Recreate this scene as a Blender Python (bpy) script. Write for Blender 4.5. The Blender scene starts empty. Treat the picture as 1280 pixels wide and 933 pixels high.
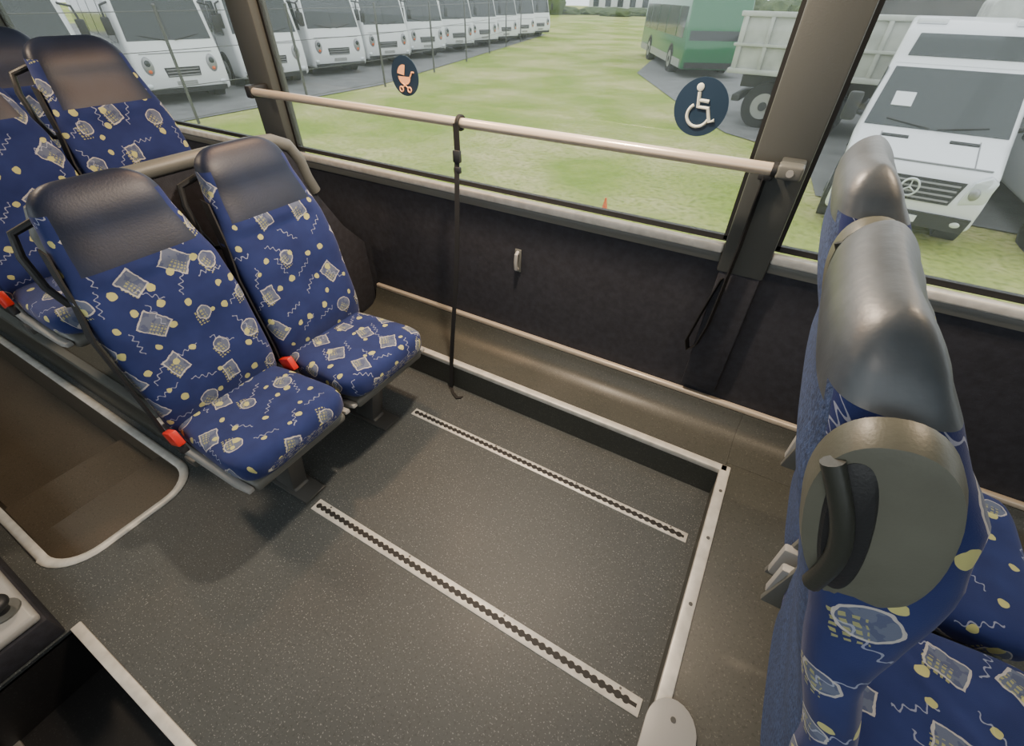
import bpy, bmesh, math, random
from mathutils import Vector, Matrix
random.seed(4)
H=1.6
G=-1.0
S=bpy.context.scene

# ------------------------------------------------------------------ materials
def nm(name):
    m=bpy.data.materials.new(name); m.use_nodes=True
    nt=m.node_tree; b=nt.nodes['Principled BSDF']
    return m,nt,b
def mat(name,col,rough=.5,metal=0,var=0,vscale=20,bump=0,bscale=200,col2=None,spec=None,coat=0):
    m,nt,b=nm(name)
    b.inputs['Base Color'].default_value=(*col,1); b.inputs['Roughness'].default_value=rough
    b.inputs['Metallic'].default_value=metal
    if spec is not None: b.inputs['Specular IOR Level'].default_value=spec
    if coat: b.inputs['Coat Weight'].default_value=coat
    tc=nt.nodes.new('ShaderNodeTexCoord')
    if var or col2:
        n=nt.nodes.new('ShaderNodeTexNoise'); n.inputs['Scale'].default_value=vscale; n.inputs['Detail'].default_value=5
        nt.links.new(tc.outputs['Object'],n.inputs['Vector'])
        r=nt.nodes.new('ShaderNodeValToRGB')
        r.color_ramp.elements[0].position=.3; r.color_ramp.elements[1].position=.7
        c2=col2 if col2 else tuple(min(1,c*(1+var)) for c in col)
        c1=tuple(c*(1-var) for c in col)
        r.color_ramp.elements[0].color=(*c1,1); r.color_ramp.elements[1].color=(*c2,1)
        nt.links.new(n.outputs[0],r.inputs[0]); nt.links.new(r.outputs[0],b.inputs['Base Color'])
    if bump:
        n=nt.nodes.new('ShaderNodeTexNoise'); n.inputs['Scale'].default_value=bscale; n.inputs['Detail'].default_value=3
        nt.links.new(tc.outputs['Object'],n.inputs['Vector'])
        bp=nt.nodes.new('ShaderNodeBump'); bp.inputs['Strength'].default_value=bump; bp.inputs['Distance'].default_value=.002
        nt.links.new(n.outputs[0],bp.inputs['Height']); nt.links.new(bp.outputs[0],b.inputs['Normal'])
    return m

class NB:
    def __init__(s,nt): s.nt=nt
    def m(s,op,a,b=None,c=None):
        n=s.nt.nodes.new('ShaderNodeMath'); n.operation=op
        for i,v in enumerate((a,b,c)):
            if v is None: continue
            if isinstance(v,(int,float)): n.inputs[i].default_value=v
            else: s.nt.links.new(v,n.inputs[i])
        return n.outputs[0]
    def mix(s,f,a,b):
        n=s.nt.nodes.new('ShaderNodeMix'); n.data_type='RGBA'
        if isinstance(f,(int,float)): n.inputs[0].default_value=f
        else: s.nt.links.new(f,n.inputs[0])
        for k,v in ((6,a),(7,b)):
            if isinstance(v,tuple): n.inputs[k].default_value=(*v,1)
            else: s.nt.links.new(v,n.inputs[k])
        return n.outputs[2]
    def vadd(s,a,b,op='ADD'):
        n=s.nt.nodes.new('ShaderNodeVectorMath'); n.operation=op
        for i,v in enumerate((a,b)):
            if isinstance(v,tuple): n.inputs[i].default_value=v
            else: s.nt.links.new(v,n.inputs[i])
        return n.outputs[0]
    def cell(s,uv,size,rnd,off,rot=True):
        p=s.vadd(uv,off)
        v=s.nt.nodes.new('ShaderNodeTexVoronoi'); v.voronoi_dimensions='2D'; v.inputs['Scale'].default_value=1/size
        v.inputs['Randomness'].default_value=rnd
        s.nt.links.new(p,v.inputs['Vector'])
        l=s.vadd(p,v.outputs['Position'],'SUBTRACT')
        sc=s.nt.nodes.new('ShaderNodeSeparateColor'); s.nt.links.new(v.outputs['Color'],sc.inputs[0])
        if rot:
            r=s.nt.nodes.new('ShaderNodeVectorRotate'); r.rotation_type='Z_AXIS'
            s.nt.links.new(l,r.inputs['Vector'])
            s.nt.links.new(s.m('MULTIPLY',sc.outputs[2],6.28 if rot is True else rot),r.inputs['Angle']); l=r.outputs[0]
        x=s.nt.nodes.new('ShaderNodeSeparateXYZ'); s.nt.links.new(l,x.inputs[0])
        return x.outputs[0],x.outputs[1],sc.outputs

def fabric_mat():
    m,nt,b=nm('seat_fabric'); B=NB(nt)
    tc=nt.nodes.new('ShaderNodeTexCoord'); oi=nt.nodes.new('ShaderNodeObjectInfo')
    uv=tc.outputs['UV']
    no=nt.nodes.new('ShaderNodeTexNoise'); no.inputs['Scale'].default_value=38
    nt.links.new(uv,no.inputs['Vector'])
    d=B.vadd(no.outputs['Color'],(.5,.5,.5),'SUBTRACT')
    sc=nt.nodes.new('ShaderNodeVectorMath'); sc.operation='SCALE'; nt.links.new(d,sc.inputs[0]); sc.inputs['Scale'].default_value=.014
    uv=B.vadd(uv,sc.outputs[0])
    cx=nt.nodes.new('ShaderNodeCombineXYZ')
    nt.links.new(B.m('MULTIPLY',oi.outputs['Random'],7.3),cx.inputs[0]); nt.links.new(B.m('MULTIPLY',oi.outputs['Random'],3.1),cx.inputs[1])
    uv=B.vadd(uv,cx.outputs[0])
    x,y,c=B.cell(uv,.136,.45,(.3,.2,0),.9)
    ax=B.m('ABSOLUTE',x); ay=B.m('ABSOLUTE',y)
    q1=B.m('MAXIMUM',ax,B.m('MULTIPLY',ay,.78))
    q2=B.m('SQRT',B.m('ADD',B.m('MULTIPLY',x,x),B.m('MULTIPLY',y,y)))
    sel=B.m('GREATER_THAN',c[1],.42)
    q=B.m('ADD',B.m('MULTIPLY',q1,sel),B.m('MULTIPLY',q2,B.m('SUBTRACT',1,sel)))
    rad=B.m('ADD',.0215,B.m('MULTIPLY',c[2],.011))
    pres=B.m('LESS_THAN',c[0],.86)
    fill=B.m('MULTIPLY',B.m('LESS_THAN',q,rad),pres)
    out=B.m('MULTIPLY',B.m('LESS_THAN',B.m('ABSOLUTE',B.m('SUBTRACT',q,rad)),.0018),pres)
    def band(v,k): return B.m('GREATER_THAN',B.m('FRACT',B.m('MULTIPLY',B.m('ADD',v,1),k)),.42)
    grid=B.m('MULTIPLY',B.m('MULTIPLY',band(x,95),band(y,95)),B.m('GREATER_THAN',x,-.002))
    grid=B.m('MULTIPLY',grid,B.m('MULTIPLY',B.m('LESS_THAN',B.m('MAXIMUM',ax,ay),.036),B.m('MULTIPLY',pres,B.m('LESS_THAN',y,.012))))
    dx,dy,dc=B.cell(uv,.086,.8,(1.3,.7,0),False)
    dl=B.m('SQRT',B.m('ADD',B.m('MULTIPLY',dx,dx),B.m('MULTIPLY',dy,dy)))
    dot=B.m('MULTIPLY',B.m('LESS_THAN',dl,B.m('ADD',.0080,B.m('MULTIPLY',dc[0],.0050))),B.m('LESS_THAN',dc[1],.8))
    sx,sy,sc_=B.cell(uv,.112,.55,(3.35,1.73,0))
    w=B.m('MULTIPLY',B.m('SINE',B.m('MULTIPLY',sx,290)),.0048)
    sq=B.m('MULTIPLY',B.m('LESS_THAN',B.m('ABSOLUTE',B.m('SUBTRACT',sy,w)),.0017),B.m('LESS_THAN',B.m('ABSOLUTE',sx),.040))
    sq=B.m('MULTIPLY',sq,B.m('LESS_THAN',sc_[0],.85))
    n2=nt.nodes.new('ShaderNodeTexNoise'); n2.inputs['Scale'].default_value=12; nt.links.new(uv,n2.inputs['Vector'])
    base=B.mix(n2.outputs[0],(.011,.018,.082),(.027,.043,.165))
    brush=B.m('MULTIPLY',B.m('GREATER_THAN',no.outputs[0],.46),.30)
    col=B.mix(B.m('MULTIPLY',fill,B.m('ADD',.5,brush)),base,(.145,.17,.235))
    col=B.mix(B.m('MULTIPLY',grid,.75),col,(.38,.38,.15))
    col=B.mix(B.m('MULTIPLY',sq,.65),col,(.40,.43,.54))
    col=B.mix(B.m('MULTIPLY',out,.8),col,(.55,.52,.48))
    col=B.mix(B.m('MULTIPLY',dot,.85),col,(.56,.54,.20))
    nt.links.new(col,b.inputs['Base Color']); b.inputs['Roughness'].default_value=.85
    b.inputs['Specular IOR Level'].default_value=.2
    b.inputs['Sheen Weight'].default_value=.12
    bn=nt.nodes.new('ShaderNodeTexNoise'); bn.inputs['Scale'].default_value=700; nt.links.new(tc.outputs['UV'],bn.inputs['Vector'])
    bp=nt.nodes.new('ShaderNodeBump'); bp.inputs['Strength'].default_value=.3; bp.inputs['Distance'].default_value=.001
    nt.links.new(bn.outputs[0],bp.inputs['Height']); nt.links.new(bp.outputs[0],b.inputs['Normal'])
    return m

def floor_mat(name,base,spk,rough=.42):
    m,nt,b=nm(name); B=NB(nt)
    tc=nt.nodes.new('ShaderNodeTexCoord')
    n=nt.nodes.new('ShaderNodeTexNoise'); n.inputs['Scale'].default_value=3; n.inputs['Detail'].default_value=6
    nt.links.new(tc.outputs['Object'],n.inputs['Vector'])
    c=B.mix(n.outputs[0],tuple(v*.75 for v in base),tuple(v*1.25 for v in base))
    s=nt.nodes.new('ShaderNodeTexNoise'); s.inputs['Scale'].default_value=190; s.inputs['Detail'].default_value=1
    nt.links.new(tc.outputs['Object'],s.inputs['Vector'])
    mk=B.m('MULTIPLY',B.m('GREATER_THAN',s.outputs[0],.67),.5)
    c=B.mix(mk,c,spk)
    s2=nt.nodes.new('ShaderNodeTexNoise'); s2.inputs['Scale'].default_value=120; s2.inputs['Detail'].default_value=2
    nt.links.new(tc.outputs['Object'],s2.inputs['Vector'])
    c=B.mix(B.m('MULTIPLY',B.m('LESS_THAN',s2.outputs[0],.38),.4),c,tuple(v*.4 for v in base))
    nt.links.new(c,b.inputs['Base Color'])
    r=B.m('ADD',rough-.08,B.m('MULTIPLY',n.outputs[0],.2)); nt.links.new(r,b.inputs['Roughness'])
    return m

def glass_mat():
    m=bpy.data.materials.new('window_glass'); m.use_nodes=True; nt=m.node_tree; B=NB(nt)
    for n in list(nt.nodes): nt.nodes.remove(n)
    o=nt.nodes.new('ShaderNodeOutputMaterial'); t=nt.nodes.new('ShaderNodeBsdfTransparent'); g=nt.nodes.new('ShaderNodeBsdfGlossy')
    t.inputs[0].default_value=(.93,.95,.92,1); g.inputs['Roughness'].default_value=.02
    g.inputs[0].default_value=(.9,.95,1,1)
    lw=nt.nodes.new('ShaderNodeLayerWeight'); lw.inputs[0].default_value=.5
    f=B.m('ADD',.035,B.m('MULTIPLY',B.m('POWER',lw.outputs['Facing'],5),.5))
    tr=nt.nodes.new('ShaderNodeBsdfTranslucent'); tr.inputs[0].default_value=(.9,.95,.9,1)
    mx0=nt.nodes.new('ShaderNodeMixShader'); mx0.inputs[0].default_value=.05
    nt.links.new(t.outputs[0],mx0.inputs[1]); nt.links.new(tr.outputs[0],mx0.inputs[2])
    mx=nt.nodes.new('ShaderNodeMixShader')
    nt.links.new(f,mx.inputs[0]); nt.links.new(mx0.outputs[0],mx.inputs[1]); nt.links.new(g.outputs[0],mx.inputs[2])
    nt.links.new(mx.outputs[0],o.inputs[0]); return m
def emis(name,col,st):
    m,nt,b=nm(name); b.inputs['Emission Color'].default_value=(*col,1); b.inputs['Emission Strength'].default_value=st
    b.inputs['Base Color'].default_value=(*col,1); return m

FAB=fabric_mat()
LEA=mat('navy_leather',(.010,.016,.038),.46,bump=.2,bscale=160,var=.25,vscale=8,spec=.4)
LEAG=mat('grey_leather',(.085,.10,.118),.42,bump=.3,bscale=60,var=.4,vscale=9,spec=.7)
PLF=mat('plain_blue_moquette',(.040,.066,.155),.9,var=.5,vscale=160,bump=.6,bscale=300)
GPL=mat('grey_plastic',(.13,.135,.125),.45,bump=.15,bscale=300)
EAR=mat('handle_plastic',(.125,.13,.105),.42,bump=.1,bscale=300,var=.15,vscale=12)
EAD=mat('handle_grip_plastic',(.035,.038,.032),.35,bump=.1,bscale=300)
LPL=mat('light_grey_plastic',(.34,.34,.33),.4)
DPL=mat('dark_plastic',(.022,.023,.025),.45,bump=.2,bscale=300)
BLK=mat('black_webbing',(.008,.008,.009),.7,bump=.4,bscale=500)
RED=mat('red_buckle',(.65,.03,.02),.35)
ALU=mat('brushed_aluminium',(.62,.60,.57),.38,.75,var=.12,vscale=30)
ALW=mat('worn_white_edge',(.62,.61,.57),.45,.2,var=.15,vscale=25)
RAILM=mat('handrail_beige',(.60,.52,.42),.28,.2,coat=.4)
STL=mat('painted_steel',(.10,.10,.095),.45,.3)
WALL=mat('wall_panel_moquette',(.024,.025,.034),.8,var=.25,vscale=40,bump=.5,bscale=260)
LEDGE=floor_mat('ledge_vinyl',(.056,.058,.050),(.15,.15,.13),.42)
FLR=floor_mat('floor_vinyl',(.058,.066,.068),(.34,.35,.35),.52)
FLRB=floor_mat('well_vinyl',(.115,.097,.074),(.22,.20,.16),.55)
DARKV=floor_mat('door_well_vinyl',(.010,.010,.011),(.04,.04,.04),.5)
PIL=mat('pillar_grey',(.060,.066,.064),.55,bump=.2,bscale=200)
GASK=mat('rubber_gasket',(.01,.01,.01),.6)
CEIL=mat('ceiling_liner',(.34,.34,.32),.8)
GLS=glass_mat()
WHT=mat('white_paint',(.80,.81,.82),.3,coat=.3)
GRN=mat('green_paint',(.03,.17,.07),.3,coat=.3)
CRM=mat('tipper_grey_paint',(.46,.47,.42),.6,var=.2,vscale=3)
DGL=mat('vehicle_dark_glass',(.045,.052,.055),.08,spec=.5)
TYR=mat('tyre_rubber',(.015,.015,.015),.85)
HUB=mat('wheel_hub',(.35,.35,.35),.4,.5)
BMP=mat('black_bumper',(.03,.03,.032),.6)
LMP=mat('headlamp',(.75,.78,.80),.1,.2)
ORG=mat('orange_paint',(.85,.16,.04),.5)
NAVY=mat('sticker_navy',(.005,.022,.050),.5)
STW=mat('sticker_white',(.62,.66,.60),.5)
STO=mat('sticker_orange',(.90,.45,.22),.5)

# ------------------------------------------------------------------ mesh builder
class MB:
    def __init__(s): s.v=[];s.f=[];s.m=[];s.uv=[];s.mats=[]
    def mi(s,m):
        if m not in s.mats: s.mats.append(m)
        return s.mats.index(m)
    def add(s,vs,fs,m,uvs=None):
        o=len(s.v); s.v+= [tuple(v) for v in vs]
        for i,f in enumerate(fs):
            s.f.append(tuple(o+k for k in f)); s.m.append(s.mi(m[i] if isinstance(m,list) else m))
            s.uv.append(uvs[i] if uvs else None)
    def bm(s,b,m,M=None):
        if M is not None: b.transform(M)
        b.verts.ensure_lookup_table(); b.verts.index_update()
        s.add([v.co[:] for v in b.verts],[[v.index for v in f.verts] for f in b.faces],m); b.free()
    def box(s,lo,hi,m,bev=0,seg=2,M=None):
        b=bmesh.new(); bmesh.ops.create_cube(b,size=1)
        for v in b.verts:
            v.co=Vector([(lo[i]+hi[i])/2+v.co[i]*(hi[i]-lo[i]) for i in range(3)])
        if bev: bmesh.ops.bevel(b,geom=b.edges[:],offset=bev,segments=seg,affect='EDGES',profile=.5)
        s.bm(b,m,M)
    def prism(s,pr,ax,lo,hi,m,bev=0,seg=2,fn=None):
        b=bmesh.new()
        def P(p,w): return Vector((w,p[0],p[1])) if ax=='x' else (Vector((p[0],w,p[1])) if ax=='y' else Vector((p[0],p[1],w)))
        a=[b.verts.new(P(p,lo)) for p in pr]; c=[b.verts.new(P(p,hi)) for p in pr]; n=len(pr)
        b.faces.new(a); b.faces.new(c[::-1])
        for i in range(n): b.faces.new((a[i],c[i],c[(i+1)%n],a[(i+1)%n]))
        bmesh.ops.recalc_face_normals(b,faces=b.faces[:])
        if fn:
            for v in b.verts: v.co=fn(v.co)
        if bev: bmesh.ops.bevel(b,geom=b.edges[:],offset=bev,segments=seg,affect='EDGES',profile=.5)
        s.bm(b,m)
    def cyl(s,p0,p1,r,m,n=20,r1=None):
        p0=Vector(p0);p1=Vector(p1);d=(p1-p0).normalized(); a=d.orthogonal().normalized(); c=d.cross(a); r1=r if r1 is None else r1
        vs=[p0+(a*math.cos(t)+c*math.sin(t))*r for t in [2*math.pi*i/n for i in range(n)]]
        vs+=[p1+(a*math.cos(t)+c*math.sin(t))*r1 for t in [2*math.pi*i/n for i in range(n)]]
        fs=[(i,(i+1)%n,n+(i+1)%n,n+i) for i in range(n)]+[tuple(range(n))[::-1],tuple(range(n,2*n))]
        s.add(vs,fs,m)
    def tube(s,pts,r,m,n=10,closed=False,sz=1):
        pts=[Vector(p) for p in pts]; N=len(pts); rings=[]; prev=None
        for i,p in enumerate(pts):
            if closed: d=pts[(i+1)%N]-pts[i-1]
            else: d=pts[min(i+1,N-1)]-pts[max(i-1,0)]
            d.normalize()
            if prev is None: a=d.orthogonal().normalized()
            else:
                a=prev-d*prev.dot(d); a.normalize()
            prev=a; c=d.cross(a)
            R=[p+(a*math.cos(t)+c*math.sin(t))*r for t in [2*math.pi*k/n for k in range(n)]]
            if sz!=1: R=[Vector((q.x,q.y,p.z+(q.z-p.z)*sz)) for q in R]
            rings.append(R)
        vs=[v for R in rings for v in R]; fs=[]
        for i in range(N if closed else N-1):
            j=(i+1)%N
            for k in range(n): fs.append((i*n+k,i*n+(k+1)%n,j*n+(k+1)%n,j*n+k))
        if not closed: fs+=[tuple(range(n))[::-1],tuple(range((N-1)*n,N*n))]
        s.add(vs,fs,m)
    def ribbon(s,pts,wd,w,th,m):
        pts=[Vector(p) for p in pts]; wd=Vector(wd).normalized(); N=len(pts); vs=[]
        for i,p in enumerate(pts):
            d=(pts[min(i+1,N-1)]-pts[max(i-1,0)]).normalized(); nn=d.cross(wd).normalized()
            for a,b in ((-1,-1),(1,-1),(1,1),(-1,1)): vs.append(p+wd*w/2*a+nn*th/2*b)
        fs=[(0,1,2,3),tuple((N-1)*4+k for k in (3,2,1,0))]
        for i in range(N-1):
            for k in range(4): fs.append((i*4+k,i*4+(k+1)%4,i*4+4+(k+1)%4,i*4+4+k))
        s.add(vs,fs,m)
    def ell(s,c,r,m,M=None,u=24,v=14):
        b=bmesh.new(); bmesh.ops.create_uvsphere(b,u_segments=u,v_segments=v,radius=1)
        T=Matrix.Translation(c)@(M if M is not None else Matrix.Identity(4))@Matrix.Diagonal((*r,1))
        s.bm(b,m,T)
    def torus(s,c,R,r,ax,m,n=28):
        c=Vector(c); ax=Vector(ax).normalized(); a=ax.orthogonal().normalized(); b=ax.cross(a)
        s.tube([c+(a*math.cos(t)+b*math.sin(t))*R for t in [2*math.pi*i/n for i in range(n)]],r,m,8,True)
    def poly(s,pts,m): s.add(pts,[tuple(range(len(pts)))],m)
    def loft(s,rings,mf,us=None,vs_=None,caps=True):
        n=len(rings[0]); vs=[p for R in rings for p in R]; fs=[];ms=[];uv=[]
        for i in range(len(rings)-1):
            for k in range(n):
                k2=(k+1)%n
                fs.append((i*n+k,i*n+k2,(i+1)*n+k2,(i+1)*n+k))
                ms.append(mf(i,k) if callable(mf) else mf)
                uv.append([(us[i][k],vs_[i]),(us[i][k+1],vs_[i]),(us[i+1][k+1],vs_[i+1]),(us[i+1][k],vs_[i+1])] if us else None)
        if caps:
            fs+=[tuple(range(n))[::-1],tuple(range((len(rings)-1)*n,len(rings)*n))]
            ms+=[mf(0,n//2) if callable(mf) else mf,mf(len(rings)-2,n//2) if callable(mf) else mf]; uv+=[None,None]
        s.add(vs,fs,ms,uv)
    def mesh(s,name,ang=35):
        me=bpy.data.meshes.new(name); me.from_pydata(s.v,[],s.f)
        for m in s.mats: me.materials.append(m)
        for p,i in zip(me.polygons,s.m): p.material_index=i; p.use_smooth=True
        l=me.uv_layers.new(name='UVMap')
        for p,u in zip(me.polygons,s.uv):
            if u:
                for k,li in enumerate(p.loop_indices): l.data[li].uv=u[k]
        b=bmesh.new(); b.from_mesh(me); bmesh.ops.recalc_face_normals(b,faces=b.faces[:]); b.to_mesh(me); b.free()
        me.set_sharp_from_angle(angle=math.radians(ang)); me.update()
        return me
    def obj(s,name,parent=None,loc=(0,0,0),rz=0,ang=35):
        return mkobj(name,s.mesh(name,ang),parent,loc,rz)
def mkobj(name,me,parent=None,loc=(0,0,0),rz=0):
    o=bpy.data.objects.new(name,me); S.collection.objects.link(o); o.location=loc; o.rotation_euler[2]=rz
    if parent: o.parent=parent
    return o

def lerp(tab,x):
    if x<=tab[0][0]: return tab[0][1]
    for (a,va),(b,vb) in zip(tab,tab[1:]):
        if x<=b:
            t=(x-a)/(b-a); t=t*t*(3-2*t)*.5+t*.5
            return va+(vb-va)*t
    return tab[-1][1]
def sgp(v,p): return math.copysign(abs(v)**p,v)

# ------------------------------------------------------------------ seat meshes
XC=[(.34,-.43),(.5,-.432),(.75,-.472),(.95,-.527),(1.08,-.572),(1.19,-.598)]
XCG=[(.34,-.43),(.49,-.455),(.62,-.488),(.89,-.583),(1.05,-.640),(1.18,-.673)]
HW=[(.34,.195),(.45,.215),(.75,.222),(.90,.216),(1.0,.188),(1.10,.168),(1.19,.150)]
HWG=[(.34,.195),(.45,.215),(.75,.222),(.95,.220),(1.05,.208),(1.10,.188),(1.14,.160),(1.19,.140)]
TF=[(.34,.045),(.5,.06),(.75,.055),(.88,.062),(1.0,.055),(1.1,.052),(1.19,.040)]
TFG=[(.34,.045),(.62,.045),(.80,.045),(.90,.078),(1.00,.130),(1.06,.130),(1.11,.085),(1.15,.058),(1.19,.050)]
TB=[(.34,.045),(.5,.05),(.8,.055),(.95,.05),(1.1,.04),(1.19,.032)]
TBG=[(.34,.045),(.62,.042),(.84,.045),(.94,.055),(1.04,.060),(1.12,.056),(1.19,.045)]
def back_mesh(grey,zsc=1.0):
    XCt,HWt,TFt,TBt=(XCG,HWG,TFG,TBG) if grey else (XC,HW,TF,TB)
    mb=MB(); rings=[];us=[];vv=[]; n=72
    zs=[.34+.85*i/54 for i in range(53)]
    if grey: zt=1.135; zs=[z for z in zs if z<1.13]+[1.135,1.150,1.160,1.169,1.176,1.182,1.1865,1.189,1.19]
    else: zt=1.12; zs=[z for z in zs if z<1.14]+[1.145]+[1.155,1.168,1.178,1.185,1.189,1.19]
    for z in zs:
        k=1.0
        if z>zt: k=max(.02,(1-((z-zt)/(1.1902-zt))**(2.3 if grey else 2.6)))**.5 if z<1.19 else .12
        hw=lerp(HWt,z)*((.45+.55*k) if not grey else (.74+.26*k)) if z>zt else lerp(HWt,z)
        tf=lerp(TFt,z)*k; tb=lerp(TBt,z)*k; xc=lerp(XCt,z)
        R=[]
        for j in range(n):
            t=-math.pi/2+2*math.pi*j/n
            cy=sgp(math.cos(t),2/3.4); sx=sgp(math.sin(t),2/3.4)
            y=hw*cy
            if sx>0:
                x=xc+tf*sx
                dish=.020 if z<.93 else .010
                if grey: dish=.020+.060*max(0,min(1,(z-.82)/.15))*(1-max(0,min(1,(z-1.06)/.08))*.8)
                x+= (-dish*(1-min(1,abs(cy))**2.5)+.006)*sx*k
                x+= .010*math.exp(-((z-.55)/.1)**2)*sx
            else: x=xc+tb*sx
            R.append(Vector((x,y,.34+(z-.34)*zsc)))
        L=[0]
        for j in range(n): L.append(L[-1]+(R[(j+1)%n]-R[j]).length)
        c=L[n//2]; us.append([l-c for l in L]); rings.append(R)
        vv.append(z*1.03*zsc)
    def mf(i,k):
        z=(zs[i]+zs[i+1])/2; th=-math.pi/2+2*math.pi*(k+.5)/n; front=math.sin(th)>0; cy=math.cos(th)
        if grey:
            if z>(1.125 if abs(cy)>.7 else (1.08 if front else 1.11)): return LEAG
            if front and abs(cy)<.6 and z>.965: return LEA
            if front or abs(cy)>.80: return FAB
            return PLF
        if front and abs(cy)<.74: return LEA if z>.965 else FAB
        if front: return FAB if z<1.125 else LEA
        if z>1.125: return LEA
        if abs(cy)>.80: return FAB
        if z>.99: return LEA
        return PLF
    mb.loft(rings,mf,us,vv)
    return mb.mesh('backrest',50)
def cush_mesh():
    mb=MB(); rings=[];us=[];vv=[]; n=44
    xs=[-.47+.43*i/18 for i in range(19)]+[-.028,-.018,-.010,-.004,0]
    prev=None; v=0
    for x in xs:
        k=1
        if x>-.055: k=max(0,1-((x+.055)/.0555)**2.4)**.5
        kr=1
        if x<-.43: kr=.7+.3*(x+.47)/.04
        hw=lerp([(-.47,.195),(-.3,.213),(-.1,.222),(0,.205)],x)*(.62+.38*k)
        ht=.062*(.12+.88*k)*kr
        zc=.398+.02*(x+.47)/.47-(1-k)*.02
        R=[]
        for j in range(n):
            t=-math.pi/2+2*math.pi*j/n
            cy=sgp(math.cos(t),2/3.6); sz=sgp(math.sin(t),2/3.6)
            z=zc+ht*sz
            if sz>0: z+= (-.014*(1-abs(cy)**2.2)+.004)*sz*k
            R.append(Vector((x,hw*cy,z)))
        L=[0]
        for j in range(n): L.append(L[-1]+(R[(j+1)%n]-R[j]).length)
        c=L[n//2]; us.append([l-c for l in L]); rings.append(R)
        if prev is not None: v+=(R[n//2]-prev).length
        prev=R[n//2]; vv.append(v+2.37)
    mb.loft(rings,FAB,us,vv); return mb.mesh('cushion',60)
def base_mesh():
    mb=MB()
    mb.box((-.46,-.20,.31),(-.03,.20,.352),GPL,.018,3)
    for s in (-1,1):
        mb.prism([(-.50,.44),(-.50,.33),(-.40,.30),(-.12,.305),(-.03,.335),(-.035,.352),(-.14,.335),(-.38,.345),(-.43,.375),(-.45,.44)],'y',s*.212-.012,s*.212+.012,LPL,.006)
    mb.prism([(-.33,.315),(-.12,.315),(-.19,.02),(-.16,0),(-.32,0),(-.30,.02)],'y',-.035,.035,STL,.006)
    mb.box((-.35,-.05,0),(-.10,.05,.012),STL,.004)
    mb.box((-.40,-.235,.285),(-.34,.235,.315),STL,.005)
    for s in (-1,1): mb.prism([(-.50,.30),(-.40,.30),(-.42,.46),(-.48,.48)],'y',s*.200-.008,s*.200+.008,GPL,.005)
    return mb.mesh('base_frame')
def belt_mesh(loop):
    mb=MB(); y=-.232
    if loop:
        pts=[(lerp(XC,z)+.01,y+(-.004 if z<.9 else .02),z) for z in (.42,.5,.6,.7,.8,.9)]+[(-.525,-.205,.97),(-.56,-.19,1.04)]
        mb.ribbon(pts,(1,0,-.2),.042,.006,BLK)
        mb.tube([(-.585,-.16,.86),(-.60,-.205,.87),(-.615,-.222,.93),(-.635,-.222,1.02),(-.645,-.205,1.08),(-.63,-.15,1.10)],.011,DPL,10)
    Tm=Matrix.Translation((-.345,-.235,.445))@Matrix.Rotation(math.radians(-25),4,'Y')
    mb.box((-.045,-.013,-.028),(.03,.013,.028),RED,.005,M=Tm)
    mb.box((-.03,-.011,-.06),(.012,.011,-.02),DPL,.004,M=Tm)
    return mb.mesh('seat_belt')
def handle_mesh():
    mb=MB(); tilt=Matrix.Rotation(math.radians(-17),4,'Y')
    c=Vector((-.632,-.200,1.092))
    def oval(rx,rz,y0,y1,m,dx=0,dz=0,ex=2.3,sk=.08):
        rings=[]
        for (k,y) in ((.80,y0),(1.0,y0-.3*(y0-y1)),(1.0,y0-.6*(y0-y1)),(.95,y1+.003),(.85,y1),(.3,y1-.002)):
            R=[]
            for j in range(48):
                t=2*math.pi*j/48
                p=Vector((rx*k*sgp(math.cos(t),2/ex)*(1.0+sk*math.sin(t))+dx,y,rz*k*sgp(math.sin(t),2/ex)+dz))
                R.append(c+(tilt@p))
            rings.append(R)
        mb.loft(rings,m)
    oval(.053,.108,.030,-.018,EAR)
    oval(.019,.082,-.012,-.0225,DPL,-.019,.004)
    pts=[c+(tilt@Vector((-.036+.014*math.sin(math.pi*i/14),-.018-.010*math.sin(math.pi*i/14),-.078+.162*i/14))) for i in range(15)]
    mb.tube(pts,.009,EAD,12)
    return mb.mesh('grab_handle')
BM=back_mesh(False); BMG=back_mesh(True,1.07); CM=cush_mesh(); BSM=base_mesh(); BLM=belt_mesh(True); BLM2=belt_mesh(False); HM=handle_mesh()
def seat(x,y,z,grey=False):
    e=bpy.data.objects.new('bus_seat',None); S.collection.objects.link(e); e.location=(x,y,z); e.empty_display_size=.2
    mkobj('backrest',BMG if grey else BM,e); mkobj('cushion',CM,e); mkobj('base_frame',BSM,e); mkobj('seat_belt',BLM2 if grey else BLM,e)
    if grey: mkobj('grab_handle',HM,e)
YA=.34*H; YB=.63*H
seat(-.705*H,YA,0); seat(-.705*H,YB,0)
PZ=.16*H
seat(-1.25*H,YA,PZ+.007); seat(-1.25*H,YB,PZ+.007)
seat(-1.74*H,YA,PZ+.007); seat(-1.74*H,YB,PZ+.007)
PR=.10*H
seat(.500*H,.338*H,PR,True); seat(.500*H,.638*H,PR,True)

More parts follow.
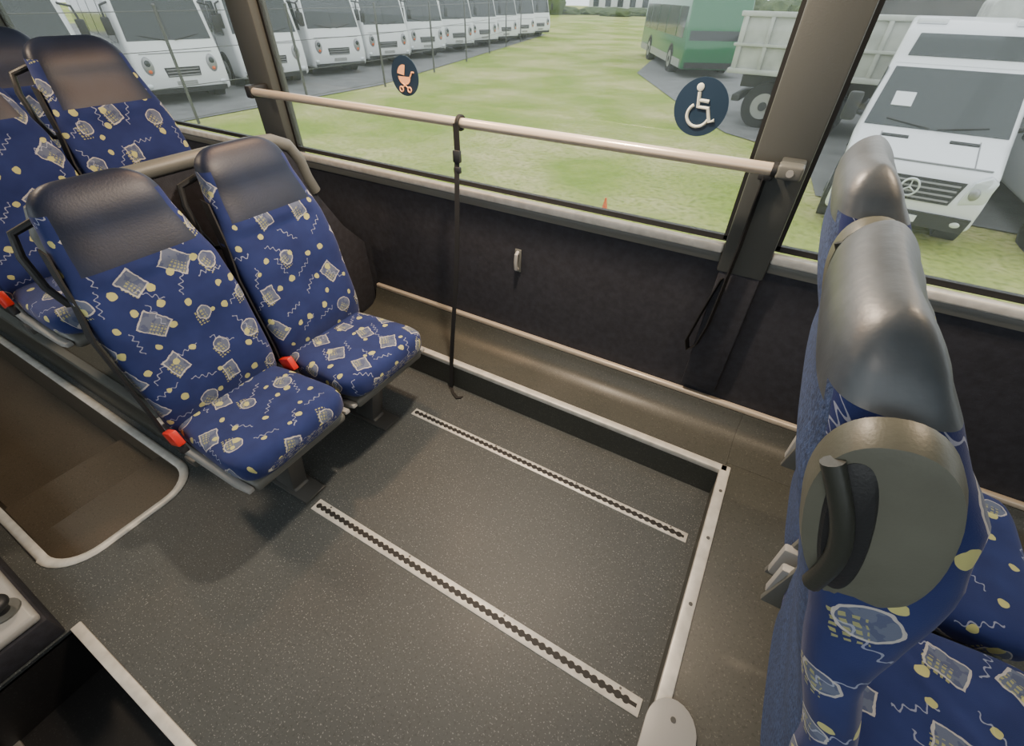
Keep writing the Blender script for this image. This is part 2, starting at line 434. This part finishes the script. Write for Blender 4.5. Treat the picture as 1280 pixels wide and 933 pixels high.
# ------------------------------------------------------------------ bus shell
XL=-5.4; XR=3.4; YW=1.04*H; YO=-1.0; ZC=2.15
SZ=.595*H; WT=1.24*H
def rrect(x0,x1,y0,y1,r,corners=(1,1,1,1),n=8):
    out=[]
    for (cx,cy,a0,c) in ((x1,y0,-90,corners[0]),(x1,y1,0,corners[1]),(x0,y1,90,corners[2]),(x0,y0,180,corners[3])):
        if not c: out.append((cx,cy)); continue
        ox=cx-r if cx==x1 else cx+r; oy=cy+r if cy==y0 else cy-r
        for i in range(n+1):
            t=math.radians(a0+90*i/n); out.append((ox+r*math.cos(t),oy+r*math.sin(t)))
    return out
HX=-1.085*H
hole1=rrect(XL+.05,HX,-.095*H,.220*H,.14,(1,1,0,0))
DX0,DX1,DY=-.945*H,.55*H,-.132*H
hole2=[(DX0,YO+.02),(DX1,YO+.02),(DX1,DY),(DX0,DY)]
cu=bpy.data.curves.new('floor_c','CURVE'); cu.dimensions='2D'; cu.fill_mode='BOTH'; cu.extrude=.01
for pl in ([(XL,YO),(XR,YO),(XR,YW),(XL,YW)],hole1,hole2):
    sp=cu.splines.new('POLY'); sp.points.add(len(pl)-1); sp.use_cyclic_u=True
    for p,q in zip(sp.points,pl): p.co=(q[0],q[1],0,1)
tmp=bpy.data.objects.new('tmp',cu); S.collection.objects.link(tmp); bpy.context.view_layer.update()
me=bpy.data.meshes.new_from_object(tmp); bpy.data.objects.remove(tmp); me.materials.clear(); me.materials.append(FLR)
mkobj('floor',me,None,(0,0,-.01))
mb=MB()
def wellwall(pl,z0,z1,m):
    n=len(pl); vs=[(p[0],p[1],z1) for p in pl]+[(p[0],p[1],z0) for p in pl]
    mb.add(vs,[(i,(i+1)%n,n+(i+1)%n,n+i) for i in range(n)],m)
wellwall(hole1,-.60,-.004,FLRB)
ya,yb=-.098*H,.223*H
mb.box((-1.33*H,ya,-.60),(HX+.01,yb,-.10),FLRB,.012)
mb.box((-1.62*H,ya,-.60),(-1.33*H,yb,-.24),FLRB,.012)
mb.box((XL+.06,ya,-.64),(-1.62*H,yb,-.38),FLRB)
mb.obj('aisle_stairwell')
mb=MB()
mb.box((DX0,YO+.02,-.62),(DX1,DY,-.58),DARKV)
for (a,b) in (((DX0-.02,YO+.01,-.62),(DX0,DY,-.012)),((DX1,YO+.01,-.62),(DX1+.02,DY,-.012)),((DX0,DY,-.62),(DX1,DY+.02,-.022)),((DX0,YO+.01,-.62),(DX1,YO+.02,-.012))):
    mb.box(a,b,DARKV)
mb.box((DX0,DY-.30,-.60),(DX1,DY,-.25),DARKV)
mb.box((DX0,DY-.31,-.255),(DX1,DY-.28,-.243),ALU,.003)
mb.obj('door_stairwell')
mb=MB()
mb.box((DX0,DY-.006,-.03),(DX1,DY+.024,.006),ALW,.003)
mb.obj('trim_1')
mb=MB(); mb.tube([(p[0],p[1],.002) for p in hole1],.018,ALW,12,True,.45); mb.obj('trim_2')

mb=MB()
mb.box((DX0-.9,YO+.03,.0),(DX0-.004,DY-.012,.10),WALL,.01)
mb.box((DX0-.9,YO+.03,.10),(DX0-.010,DY-.018,.135),LPL,.014,3)
kx,ky=-1.010*H,-.172*H
mb.cyl((kx,ky,.133),(kx,ky,.17),.018,DPL); mb.ell((kx,ky,.18),(.034,.034,.022),DPL)
mb.cyl((kx,ky,.133),(kx,ky,.142),.040,GPL)
mb.obj('door_side_console')

mb=MB()
T=.06
LZ=.165*H
mb.box((XL,YW,-.02),(XR,YW+T,SZ-.03),WALL)
mb.box((XL,YW-.004,WT),(XR,YW+T,ZC),PIL)
wins=[(-3.2*H,-1.535*H),(-1.43*H,-.058*H),(.038*H,2.0*H)]
px=[(XL,wins[0][0]),(wins[0][1],wins[1][0]),(wins[1][1],wins[2][0]),(wins[2][1],XR)]
for a,b in px:
    if b-a>.01: mb.box((a,YW-.034,SZ-.10),(b,YW+T,WT+.01),PIL,.008)
mb.box((-.052*H,YW-.030,.20*H),(.034*H,YW-.002,SZ-.05),WALL,.006)
mb.obj('wall_window_side')
for i,(a,b) in enumerate(wins):
    mb=MB(); g=.014
    mb.poly([(a+.005,YW+.016,SZ),(b-.005,YW+.016,SZ),(b-.005,YW+.016,WT),(a+.005,YW+.016,WT)],GLS)
    mb.box((a,YW+.010,SZ-.005),(b,YW+.03,SZ+g),GASK); mb.box((a,YW+.010,WT-g),(b,YW+.03,WT+.005),GASK)
    mb.box((a,YW+.010,SZ),(a+g,YW+.03,WT),GASK); mb.box((b-g,YW+.010,SZ),(b,YW+.03,WT),GASK)
    mb.obj('window_%d'%(i+1))
    mb=MB()
    mb.box((a-.0,YW-.028,SZ-.038),(b+.0,YW+.006,SZ-.006),ALW,.008,3)
    mb.box((a,YW-.016,SZ-.075),(b,YW+.004,SZ-.038),GPL,.006)
    mb.obj('trim_%d'%(i+3))
cove=[(.87*H,0),(.87*H,PR),(.96*H,PR+.006),(.99*H,PR+.018),(1.01*H,PR+.045),(1.02*H,LZ-.015),(1.024*H,LZ),(YW-.001,LZ),(YW-.001,0)]
mb=MB(); mb.prism(cove,'x',-1.160*H,.1195*H,LEDGE); mb.obj('podium_ledge',ang=50)
mb=MB(); mb.box((-1.160*H,YW-.026,LZ),(XR-.01,YW-.002,LZ+.024),RAILM,.006,3); mb.obj('baseboard_window_side')
mb=MB(); mb.box((.12*H,.18*H,0),(XR-.01,YW-.002,PR),LEDGE,.002)
mb.prism([(.90*H,PR-.01),(.90*H,PR+.001),(.96*H,PR+.006),(.99*H,PR+.018),(1.01*H,PR+.045),(1.02*H,LZ-.015),(1.024*H,LZ),(YW-.002,LZ),(YW-.002,PR-.01)],'x',.12*H,XR-.01,LEDGE)
mb.obj('seat_podium',ang=50)
mb=MB()
w=.026
mb.box((-1.160*H,.87*H-.008,PR-.02),(.125*H,.87*H+w,PR+.006),ALW,.004,2)
mb.box((.112*H-.006,.22*H,PR-.02),(.112*H+w+.006,.87*H+w,PR+.006),ALW,.004,2)
mb.box((.112*H,.19*H,0),(.12*H,.87*H,PR-.01),LEDGE)
pl=[(.100*H,.19*H),(.180*H,.19*H)]+[(.14*H+.04*H*math.cos(t),.285*H+.045*H*math.sin(t)) for t in [math.pi*i/12 for i in range(13)]]
mb.prism(pl,'z',PR+.004,PR+.012,LPL,.003)
for yy in (.80,.66,.5): mb.cyl((.122*H,yy*H,PR+.005),(.122*H,yy*H,PR+.008),.006,STL,10)
mb.cyl((.14*H,.30*H,PR+.011),(.14*H,.30*H,PR+.014),.007,STL,10)
mb.obj('podium_edge_trim')
mb=MB(); mb.box((XL+.01,.245*H,0),(-1.19*H,YW-.002,PZ),LEDGE,.006)
mb.box((XL+.01,.240*H,PZ-.03),(-1.185*H,.262*H,PZ+.006),GPL,.006)
mb.obj('raised_seat_platform')
mb=MB()
xx=-1.174*H
pl=[(.27*H,.02),(1.02*H,.02),(1.02*H,.34*H),(.95*H,.42*H),(.87*H,.56*H),(.855*H,.63*H),(.83*H,.68*H),(.80*H,.695*H),(.32*H,.695*H),(.285*H,.68*H),(.27*H,.64*H)]
mb.prism(pl,'x',xx-.010,xx+.010,WALL,.004)
pts=[(xx,.265*H,.30*H),(xx,.262*H,.64*H),(xx,.275*H,.68*H),(xx,.32*H,.70*H),(xx,.72*H,.705*H),(xx,.79*H,.700*H),(xx,.83*H,.682*H),(xx,.855*H,.64*H),(xx,.865*H,.59*H),(xx,.88*H,.55*H)]
mb.tube(pts,.028,GPL,12); mb.obj('partition_panel')
mb=MB()
hx,hz=-.573*H,.417*H
mb.box((hx-.016,YW-.008,hz-.055),(hx+.016,YW-.001,hz+.055),GPL,.003)
mb.tube([(hx,YW-.006,hz-.042),(hx,YW-.022,hz-.034),(hx,YW-.027,hz),(hx,YW-.022,hz+.034),(hx,YW-.006,hz+.042)],.009,LPL,10)
mb.obj('wall_hook')

mb=MB(); mb.box((XL,YO-.06,-.65),(XR,YO,.5*H),WALL); mb.box((XL,YO-.06,WT),(XR,YO,ZC),PIL)
for a in (XL,-2.2,-.95*H-.06,.55*H+.01,2.9): mb.box((a,YO-.06,.5*H),(a+.10,YO,WT),PIL)
mb.obj('wall_door_side')
mb=MB(); mb.poly([(XL+.1,YO-.03,.5*H),(XR,YO-.03,.5*H),(XR,YO-.03,WT),(XL+.1,YO-.03,WT)],GLS); mb.obj('window_4')
mb=MB(); mb.box((XL-.05,YO-.06,-.65),(XL,YW+T,ZC),PIL); mb.obj('wall_rear')
mb=MB(); mb.box((XR,YO-.06,-.65),(XR+.05,YW+T,ZC),PIL); mb.obj('wall_front')
mb=MB(); mb.box((XL,YO-.06,ZC),(XR,YW+T,ZC+.05),CEIL); mb.obj('ceiling')

mb=MB()
ry,rz=.97*H,.765*H
mb.cyl((-1.455*H,ry,rz),(-.02*H,ry,rz),.0175,RAILM,24)
mb.cyl((-.02*H,ry,rz),(-.012*H,ry,rz),.02,DPL,20)
mb.box((-.012*H,ry-.022,rz-.020),(.03*H,ry+.03,rz+.020),GPL,.008,3)
mb.box((-.01*H,ry+.02,rz-.02),(.03*H,YW-.034,rz+.02),PIL,.005)
mb.cyl((.01*H,ry-.024,rz),(.01*H,ry-.02,rz),.010,LPL,12)
mb.box((-1.475*H,ry-.022,rz-.026),(-1.45*H,YW-.034,rz+.026),DPL,.006)
mb.obj('handrail')
mb=MB(); sx=-.703*H
mb.torus((sx,ry,rz),.0235,.005,(1,0,0),BLK); mb.torus((sx+.008,ry,rz),.0235,.005,(1,0,0),BLK)
pts=[(sx,ry-.024,rz),(sx+.002,ry-.027,rz-.06),(sx+.004,ry-.03,rz-.12)]
mb.ribbon(pts,(1,0,0),.024,.006,BLK)
mb.box((sx-.014,ry-.04,rz-.135),(sx+.018,ry-.022,rz-.09),DPL,.004)
mb.box((sx-.012,ry-.042,rz-.175),(sx+.016,ry-.024,rz-.15),DPL,.004)
pts=[]
for i in range(24):
    t=i/23; z=rz-.12-(rz-.135)*t
    pts.append((sx+.012*math.sin(t*5.0),ry-.03-(ry-.03-.852*H)*t**.9,z))
mb.ribbon(pts,(1,.25,0),.020,.004,BLK)
mb.ribbon([(pts[-1][0],pts[-1][1],.012),(sx+.02,.835*H,.006),(sx+.055,.825*H,.005),(sx+.075,.835*H,.005)],(0,1,0),.018,.004,BLK)
mb.obj('tie_down_strap')
mb=MB(); bx=-.028*H
pts=[(bx,YW-.045,.76*H),(bx,YW-.05,.6*H),(bx-.005,YW-.05,.5*H),(bx-.012,YW-.048,.40*H),(bx-.03,YW-.045,.335*H),(bx-.055,YW-.04,.315*H),(bx-.07,YW-.035,.34*H),(bx-.05,YW-.04,.42*H),(bx-.02,YW-.04,.52*H)]
mb.ribbon(pts,(.3,1,0),.03,.004,BLK); mb.box((bx-.02,YW-.06,.735*H),(bx+.02,YW-.036,.75*H),DPL,.005)
mb.obj('wheelchair_belt')
for (xa,xb,yy,w) in ((-.75*H,.100*H,.322*H,.026),(-.75*H,.092*H,.708*H,.022)):
    mb=MB(); mb.box((xa,yy-w,-.004),(xb,yy+w,.004),ALW,.0015)
    n=int((xb-xa-.02)/.0254)
    for i in range(n):
        x=xa+.02+i*.0254
        mb.cyl((x,yy,.0035),(x,yy,.0048),.0115,GASK,14)
    mb.box((xa+.012,yy-.0055,.0035),(xb-.012,yy+.0055,.0046),GASK)
    for q in (.05,.35,.65,.95):
        mb.cyl((xa+(xb-xa)*q,yy+w*.72,.004),(xa+(xb-xa)*q,yy+w*.72,.0052),.004,STL,8)
    mb.obj('floor_anchor_rail')
def disc(mb,c,r,y0,y1,m,n=48): mb.cyl((c[0],y1,c[1]),(c[0],y0,c[1]),r,m,n)
def strokes(mb,c,r,P,w,m,y): mb.tube([(c[0]+p[0]*r,y,c[1]+p[1]*r) for p in P],w,m,8)
mb=MB(); c=(-.181*H,.836*H); r=.080; y=YW+.004
disc(mb,c,r,y,y+.003,NAVY); k=.0055; yy=y-.001
strokes(mb,c,r,[(-.16,.50),(-.10,.02),(.28,.0),(.44,-.45),(.62,-.38)],k,STW,yy)
strokes(mb,c,r,[(-.13,.24),(.26,.22)],k*.9,STW,yy)
mb.ell((c[0]-.17*r,yy,c[1]+.66*r),(.011,.003,.011),STW)
strokes(mb,c,r,[(-.02+.42*math.cos(math.radians(t)),-.26+.40*math.sin(math.radians(t))) for t in range(125,345,12)],k*.85,STW,yy)
mb.obj('wheelchair_sticker')
mb=MB(); c=(-.919*H,.835*H); r=.070
disc(mb,c,r,y,y+.003,NAVY)
def P(a,b): return (c[0]+a*r,y-.002,c[1]+b*r)
mb.poly([P(-.02+.46*math.cos(math.radians(t)),-.02-.42*math.sin(math.radians(t))) for t in range(0,181,15)],STO)
mb.poly([P(-.02,.04)]+[P(-.02+.50*math.cos(math.radians(t)),.04+.52*math.sin(math.radians(t))) for t in range(75,181,12)],STO)
strokes(mb,c,r,[(.42,-.02),(.58,.22),(.72,.22)],.003,STO,y-.002)
for q in (-.32,.28): mb.torus((c[0]+q*r,y-.002,c[1]-.66*r),.009,.0028,(0,1,0),STO,16)
strokes(mb,c,r,[(-.28,-.6),(.16,-.36)],.0025,STO,y-.002); strokes(mb,c,r,[(.24,-.6),(-.2,-.36)],.0025,STO,y-.002)
mb.obj('pram_sticker')

# ------------------------------------------------------------------ ceiling lamps
LE=emis('lamp_diffuser',(1,.82,.62),3)
def lamp(x,y,sx,sy,e,col=(1,.76,.52)):
    mb=MB(); mb.box((x-sx/2-.02,y-sy/2-.02,ZC-.03),(x+sx/2+.02,y+sy/2+.02,ZC-.001),LPL,.006)
    mb.box((x-sx/2,y-sy/2,ZC-.036),(x+sx/2,y+sy/2,ZC-.028),LE,.003)
    o=mb.obj('ceiling_lamp')
    L=bpy.data.lights.new('lamp_glow','AREA'); L.shape='RECTANGLE'; L.size=sx; L.size_y=sy; L.energy=e; L.color=col
    lo=bpy.data.objects.new('lamp_glow',L); S.collection.objects.link(lo); lo.location=(x,y,ZC-.045); lo.parent=o
lamp(-.45*H,.80*H,.12,.08,46,(1,.79,.58))
lamp(-1.0*H,.90*H,.14,.08,15,(1,.60,.32))
lamp(.35*H,.72*H,.20,.10,10)
lamp(-1.75*H,.20*H,.5,.14,20)
lamp(-.1*H,-.35*H,.5,.14,5,(1,.9,.8))

# ------------------------------------------------------------------ outside
def grass_mat():
    m,nt,b=nm('grass'); B=NB(nt); tc=nt.nodes.new('ShaderNodeTexCoord')
    def no(s,d=6):
        n=nt.nodes.new('ShaderNodeTexNoise'); n.inputs['Scale'].default_value=s; n.inputs['Detail'].default_value=d
        nt.links.new(tc.outputs['Object'],n.inputs['Vector']); return n.outputs[0]
    def ramp(v,a,b_):
        r=nt.nodes.new('ShaderNodeMapRange'); r.inputs[1].default_value=a; r.inputs[2].default_value=b_; nt.links.new(v,r.inputs[0]); return r.outputs[0]
    c=B.mix(ramp(no(.35),.40,.60),(.27,.36,.06),(.60,.54,.25))
    c=B.mix(B.m('MULTIPLY',ramp(no(2.2,8),.42,.66),.7),c,(.38,.43,.10))
    c=B.mix(B.m('MULTIPLY',ramp(no(11,8),.45,.70),.7),c,(.14,.21,.035))
    nt.links.new(c,b.inputs['Base Color']); b.inputs['Roughness'].default_value=.95; b.inputs['Specular IOR Level'].default_value=.1
    return m
mb=MB(); mb.poly([(-140,2.2,G),(90,2.2,G),(90,160,G),(-140,160,G)],grass_mat()); mb.poly([(-140,2.2,G-.001),(-140,-60,G-.001),(90,-60,G-.001),(90,2.2,G-.001)],mat('yard',(.2,.2,.19),.9)); mb.obj('ground_grass')
ASP=mat('asphalt',(.17,.17,.168),.9,var=.25,vscale=2)
mb=MB(); mb.poly([(-60,-5,G+.02),(-13.6,-5,G+.02),(-13.6,14,G+.02),(-17,27,G+.02),(-21,42,G+.02),(-60,42,G+.02)],ASP)
mb.poly([(-9.5,46,G+.02),(-8.6,32,G+.02),(-7,23,G+.02),(-3.2,16,G+.02),(-1.6,13.4,G+.02),(.3,12,G+.02),(.6,9.4,G+.02),(9,8.6,G+.02),(40,8,G+.02),(40,46,G+.02)],ASP); mb.obj('asphalt_yard')

def wheel(mb,x,y,r,w,side):
    mb.cyl((x,y,r),(x+side*w,y,r),r,TYR,28); mb.cyl((x+side*w,y,r),(x+side*(w+.012),y,r),r*.62,HUB,20)
    mb.cyl((x+side*w,y,r),(x+side*(w+.03),y,r),r*.22,BMP,14)
def vehicle(name,prof,hw,paint,ws,wheels,wr,sides,opts):
    mb=MB(); zt=max(p[1] for p in prof); zb=1.0
    def tap(z): return 1-(opts.get('tap',.1))*max(0,(z-zb)/(zt-zb))
    def fn(v):
        f=tap(v.z); nose=opts.get('nose',0)
        if nose and v.y<.5: f*=1-nose
        return Vector((v.x*f,v.y,v.z))
    mb.prism(prof,'x',-hw,hw,paint,opts.get('bev',.09),3,fn)
    def front(a,b,wa,wb,m,off=.012,th=.03,xo=0):
        a=Vector((0,a[0],a[1]));b=Vector((0,b[0],b[1])); d=(b-a).normalized(); nrm=Vector((0,-d.z,d.y))
        if nrm.y>0: nrm=-nrm
        vs=[]
        for o in (off,off-th):
            vs+=[a+nrm*o+Vector((xo-wa,0,0)),a+nrm*o+Vector((xo+wa,0,0)),b+nrm*o+Vector((xo+wb,0,0)),b+nrm*o+Vector((xo-wb,0,0))]
        mb.add(vs,[(0,1,2,3),(4,5,1,0),(5,6,2,1),(6,7,3,2),(7,4,0,3)],m)
    for w_ in ws: front(*w_)
    for (y0,y1,z0,z1) in sides:
        for s in (-1,1):
            g=.012
            mb.add([(s*(hw*tap(z0)+g),y0,z0),(s*(hw*tap(z0)+g),y1,z0),(s*(hw*tap(z1)+g),y1,z1),(s*(hw*tap(z1)+g),y0+(.35 if (y0,y1,z0,z1)==sides[0] and opts.get('slant') else 0),z1)],[(0,1,2,3)],DGL)
    for y in wheels:
        for s in (-1,1):
            mb.cyl((s*(hw-.30),y,wr),(s*(hw+.004),y,wr),wr*1.18,BMP,28)
            wheel(mb,s*(hw-.25),y,wr,.262,s)
    return mb,front
SEAM=mat('panel_seam',(.25,.25,.26),.6)
def van():
    prof=[(0,.32),(-.03,.62),(.02,.90),(.14,1.02),(.82,1.22),(1.50,1.92),(1.58,1.97),(1.78,2.30),(2.1,2.38),(5.4,2.38),(5.55,2.2),(5.6,.35)]
    ws=[((.86,1.265),(1.46,1.885),.88,.80,DGL),
        ((1.60,2.01),(1.75,2.25),.72,.68,DGL),
        ((-.025,.62),(.015,.89),.52,.60,BMP),
        ((-.01,.32),(-.03,.50),.84,.86,BMP,.02)]
    mb,front=vehicle('van',prof,.97,WHT,ws,(.95,4.4),.36,[(1.1,1.95,1.30,1.88),(2.05,3.2,1.30,1.88),(3.3,4.4,1.30,1.88),(4.5,5.4,1.30,1.88)],{'tap':.12,'slant':1,'nose':.06,'bev':.075})
    for i in range(4):
        z=.65+.06*i; front((-.022+.04*i/4,z),(-.018+.04*i/4,z+.020),.50+.015*i,.50+.015*i,HUB,.03,.02)
    front((-.03,.37),(-.03,.45),.26,.26,WHT,.035)
    mb.torus((0,-.055,.77),.105,.013,(0,1,.1),LMP,24)
    for t in (90,210,330):
        a=math.radians(t); mb.cyl((0,-.055,.77),(.10*math.cos(a),-.055,.77+.10*math.sin(a)),.011,LMP,8,.004)
    front((.145,1.024),(.165,1.030),.80,.80,SEAM,.006,.01)
    for s in (-1,1):
        mb.prism([(s*.60,.64),(s*.88,.70),(s*.90,.95),(s*.80,1.0),(s*.66,.92)],'y',-.035,.10,LMP,.02)
        mb.ell((s*.72,-.035,.79),(.06,.03,.07),HUB); mb.ell((s*.72,-.02,.42),(.08,.03,.05),LMP)
        mb.tube([(s*.90,1.15,1.32),(s*1.08,1.10,1.36)],.03,BMP,8); mb.box((s*1.14-.10,1.04,1.24),(s*1.14+.10,1.16,1.60),BMP,.04)
        front((.66,1.175),(.72,1.19),.17,.17,BMP,.014,.02,s*.42)
        mb.cyl((s*.05,.85,1.285),(s*.62,.92,1.35),.012,BMP,8)
        front((.17,1.03),(.78,1.21),.007,.007,SEAM,.004,.01,s*.60)
        mb.box((s*.60-.2,1.95,2.345),(s*.60+.2,2.15,2.42),WHT,.03)
    front((1.06,1.475),(1.20,1.62),.13,.13,WHT,.022,.012,-.52)
    return mb
VM=van().mesh('minibus')
o=mkobj('minibus',VM,None,(1.46,7.75,G),math.radians(-5)); o.scale=(.90,1,1)
o=mkobj('minibus',VM,None,(4.15,7.7,G),math.radians(3)); o.scale=(.95,1,1)
mkobj('minibus',VM,None,(7.3,9.0,G),math.radians(3))
prof=[(0,.30),(-.05,.7),(0,1.15),(.38,2.55),(.62,2.86),(7.0,2.92),(7.25,2.6),(7.25,.30)]
ws=[((.10,1.50),(.36,2.46),1.02,.95,DGL),((-.04,.68),(-.02,.9),.42,.45,BMP),((-.01,.30),(-.04,.42),1.0,1.02,BMP,.02),((.42,2.6),(.54,2.74),.5,.48,DGL),((.015,1.22),(.02,1.235),.9,.9,SEAM),((-.02,.48),(-.03,.58),.26,.26,LPL,.02)]
mb,front=vehicle('coach',prof,1.15,WHT,ws,(1.3,5.6),.45,[(.5,1.5,1.45,2.3),(1.6,3.0,1.5,2.4),(3.1,4.5,1.5,2.4),(4.6,6.0,1.5,2.4),(6.1,7.0,1.5,2.4)],{'tap':.07,'bev':.12,'slant':1})
front((.11,1.52),(.36,2.45),.012,.012,BMP,.02,.01)
for i in range(3): front((-.045+.008*i,.70+.07*i),(-.043+.008*i,.715+.07*i),.40,.40,HUB,.03,.02)
for s in (-1,1):
    mb.ell((s*.80,-.02,.95),(.13,.07,.22),HUB); mb.ell((s*.80,-.07,1.02),(.07,.04,.08),DGL); mb.ell((s*.80,-.06,.84),(.05,.04,.05),ORG)
    mb.tube([(s*1.05,.35,2.3),(s*1.25,.1,2.25),(s*1.28,.05,2.0)],.025,BMP,8); mb.box((s*1.28-.09,0,1.65),(s*1.28+.09,.09,2.02),BMP,.03)
    mb.cyl((s*.1,.07,1.5),(s*.75,.13,1.62),.014,BMP,8)
    mb.ell((s*.95,-.03,.50),(.08,.04,.06),LMP)
    for y in (1.55,3.05,4.55,6.05): mb.box((s*1.145-.012,y-.006,.45),(s*1.145+.012,y+.006,1.42),SEAM)
mb.box((-.5,2.2,2.86),(.5,3.4,3.02),WHT,.06)
COM=mb.mesh('coach')
for i in range(12):
    y=1.8+3.35*i
    mkobj('coach',COM,None,(-15.6-.14*max(0,y-8),y,G),math.radians(74))
prof=[(0,.30),(-.04,1.0),(.03,1.25),(.25,2.6),(.45,2.78),(9.6,2.78),(9.8,2.5),(9.8,.30)]
ws=[((.03,1.2),(.23,2.35),1.08,1.05,DGL),((.24,2.42),(.33,2.62),.9,.88,BMP),((-.02,.35),(-.03,.55),1.08,1.1,BMP)]
mb,front=vehicle('bus',prof,1.22,GRN,ws,(2.2,7.2),.48,[(.6,1.8,1.3,2.3),(1.9,3.9,1.3,2.3),(4.0,5.9,1.3,2.3),(6,7.8,1.3,2.3),(7.9,9.4,1.3,2.3)],{'tap':.05,'bev':.1})
mb.box((-.9,3,2.76),(.9,6,2.9),GRN,.06)
for s in (-1,1): mb.box((s*1.225-.006,.3,.34),(s*1.225+.006,9.5,.62),LPL)
mb.obj('city_bus',None,(-4.0,23.0,G),math.radians(27))
mb=MB()
mb.box((-2.5,-1.2,1.20),(1.7,1.2,2.30),CRM,.03)
mb.box((-2.42,-1.12,2.31),(1.62,1.12,2.315),BMP)
for i in range(8): mb.box((-2.45+i*.57,-1.27,1.18),(-2.36+i*.57,-1.19,2.34),CRM,.015)
mb.box((-2.55,-1.28,2.26),(1.75,-1.15,2.36),CRM,.02); mb.box((-2.55,-1.28,1.15),(1.75,-1.15,1.26),CRM,.02); mb.box((-2.55,-1.28,1.70),(1.75,-1.2,1.76),CRM,.01)
mb.box((-2.3,-.45,.80),(4.2,.45,1.12),BMP,.02); mb.box((-2.3,-1.1,.55),(-2.1,1.1,.70),BMP,.02)
mb.box((.9,-1.15,.55),(1.8,-.6,1.05),BMP,.05)
for x in (-1.5,-.2,3.2):
    for s in (-1,1):
        mb.cyl((x,s*.80,.5),(x,s*1.12,.5),.5,TYR,28); mb.cyl((x,s*1.12,.5),(x,s*1.14,.5),.28,HUB,20); mb.cyl((x,s*1.12,.5),(x,s*1.17,.5),.1,BMP,12)
mb.prism([(1.95,.7),(1.95,2.6),(2.2,2.75),(3.6,2.75),(3.9,2.5),(4.15,1.6),(4.2,.7)],'y',-1.15,1.15,CRM,.06)
mb.box((2.5,-1.17,1.65),(3.5,-1.15,2.35),DGL)
mb.obj('tipper_truck',None,(.55,15.4,G),math.radians(-4))
mb=MB()
mb.box((-5,-1.2,1.0),(4,1.2,2.75),mat('lorry_canvas',(.09,.085,.075),.8,var=.3,vscale=2),.05)
mb.box((-5.02,-1.22,2.62),(4.02,1.22,2.72),mat('rust_brown',(.30,.12,.06),.7),.02)
mb.box((-5,-.5,.7),(6.5,.5,1.0),BMP)
for x in (-4,-2.7,2,5.5):
    for s in (-1,1): mb.cyl((x,s*.8,.5),(x,s*1.15,.5),.5,TYR,24); mb.cyl((x,s*1.15,.5),(x,s*1.17,.5),.26,HUB,16)
mb.prism([(4.4,.7),(4.4,2.7),(6.1,2.7),(6.5,1.7),(6.55,.7)],'y',-1.15,1.15,WHT,.06); mb.box((4.9,-1.18,1.7),(5.8,-1.15,2.4),DGL)
m_=mb.mesh('box_lorry'); mkobj('box_lorry',m_,None,(5.0,20,G),0); mkobj('box_lorry',m_,None,(17.5,18,G),0)
mb=MB()
ps=[(-13.1,-1),(-13.1,3),(-13.1,7),(-13.2,10.5),(-13.3,14),(-14.2,18),(-15.3,22),(-16.5,26),(-17.8,30),(-19,34)]
for p in ps: mb.cyl((p[0],p[1],G),(p[0],p[1],G+2.3),.035,STL,10); mb.ell((p[0],p[1],G+2.3),(.04,.04,.03),STL)
for z in (.15,.8,1.5,2.2): mb.tube([(p[0],p[1],G+z) for p in ps],.008,STL,6)
mb.obj('wire_fence')
mb=MB(); mb.box((-.13,-.13,0),(.13,.13,.025),ORG,.01); mb.cyl((0,0,.02),(0,0,.36),.085,ORG,20,.02); mb.cyl((0,0,.14),(0,0,.20),.066,ORG,20,.052)
o=mb.obj('traffic_cone',None,(-2.22,6.75,G)); o.scale=(.6,.6,.65)
mb=MB(); mb.box((-8,-4,0),(8,4,7),WHT,.05)
mb.prism([(-4.6,7),(4.6,7),(0,9.5)],'x',-8.4,8.4,mat('roof_tile',(.22,.08,.06),.8))
for i in range(7):
    for z in (1,3.1,5.2): mb.box((-7.2+i*2.15,-4.05,z),(-6.2+i*2.15,-3.98,z+1.3),DGL)
mb.obj('distant_house',None,(-32,100,G),.1)
LEAF=mat('foliage',(.04,.07,.02),.95,col2=(.12,.16,.06),vscale=1.5)
mb=MB()
for i in range(60):
    x=-110+i*2.6+random.uniform(-1,1)
    if -41<x<-18: hgt=.7
    else: hgt=random.uniform(1.6,3.0)
    b=bmesh.new(); bmesh.ops.create_icosphere(b,subdivisions=3,radius=1)
    for v in b.verts: v.co*=1+random.uniform(-.12,.12)
    mb.bm(b,LEAF,Matrix.Translation((x,88+random.uniform(-4,4),G+hgt*.5))@Matrix.Diagonal((2.6,2,hgt,1)))
mb.obj('distant_hedge')

# ------------------------------------------------------------------ world
w=bpy.data.worlds.new('overcast'); S.world=w; w.use_nodes=True; nt=w.node_tree; bg=nt.nodes['Background']
bg.inputs[0].default_value=(.88,.94,1,1); bg.inputs[1].default_value=2.05

# ------------------------------------------------------------------ camera
R=Vector((.865,.5016,.0127)).normalized(); B_=Vector((.3756,-.6638,.6469)).normalized()
U=B_.cross(R).normalized(); R=U.cross(B_)
cam=bpy.data.cameras.new('camera'); co=bpy.data.objects.new('camera',cam); S.collection.objects.link(co)
M=Matrix(((R.x,U.x,B_.x,0),(R.y,U.y,B_.y,0),(R.z,U.z,B_.z,H),(0,0,0,1)))
co.matrix_world=M
cam.sensor_width=36; cam.lens=36*560/1280; cam.clip_start=.02; cam.clip_end=500
S.camera=co
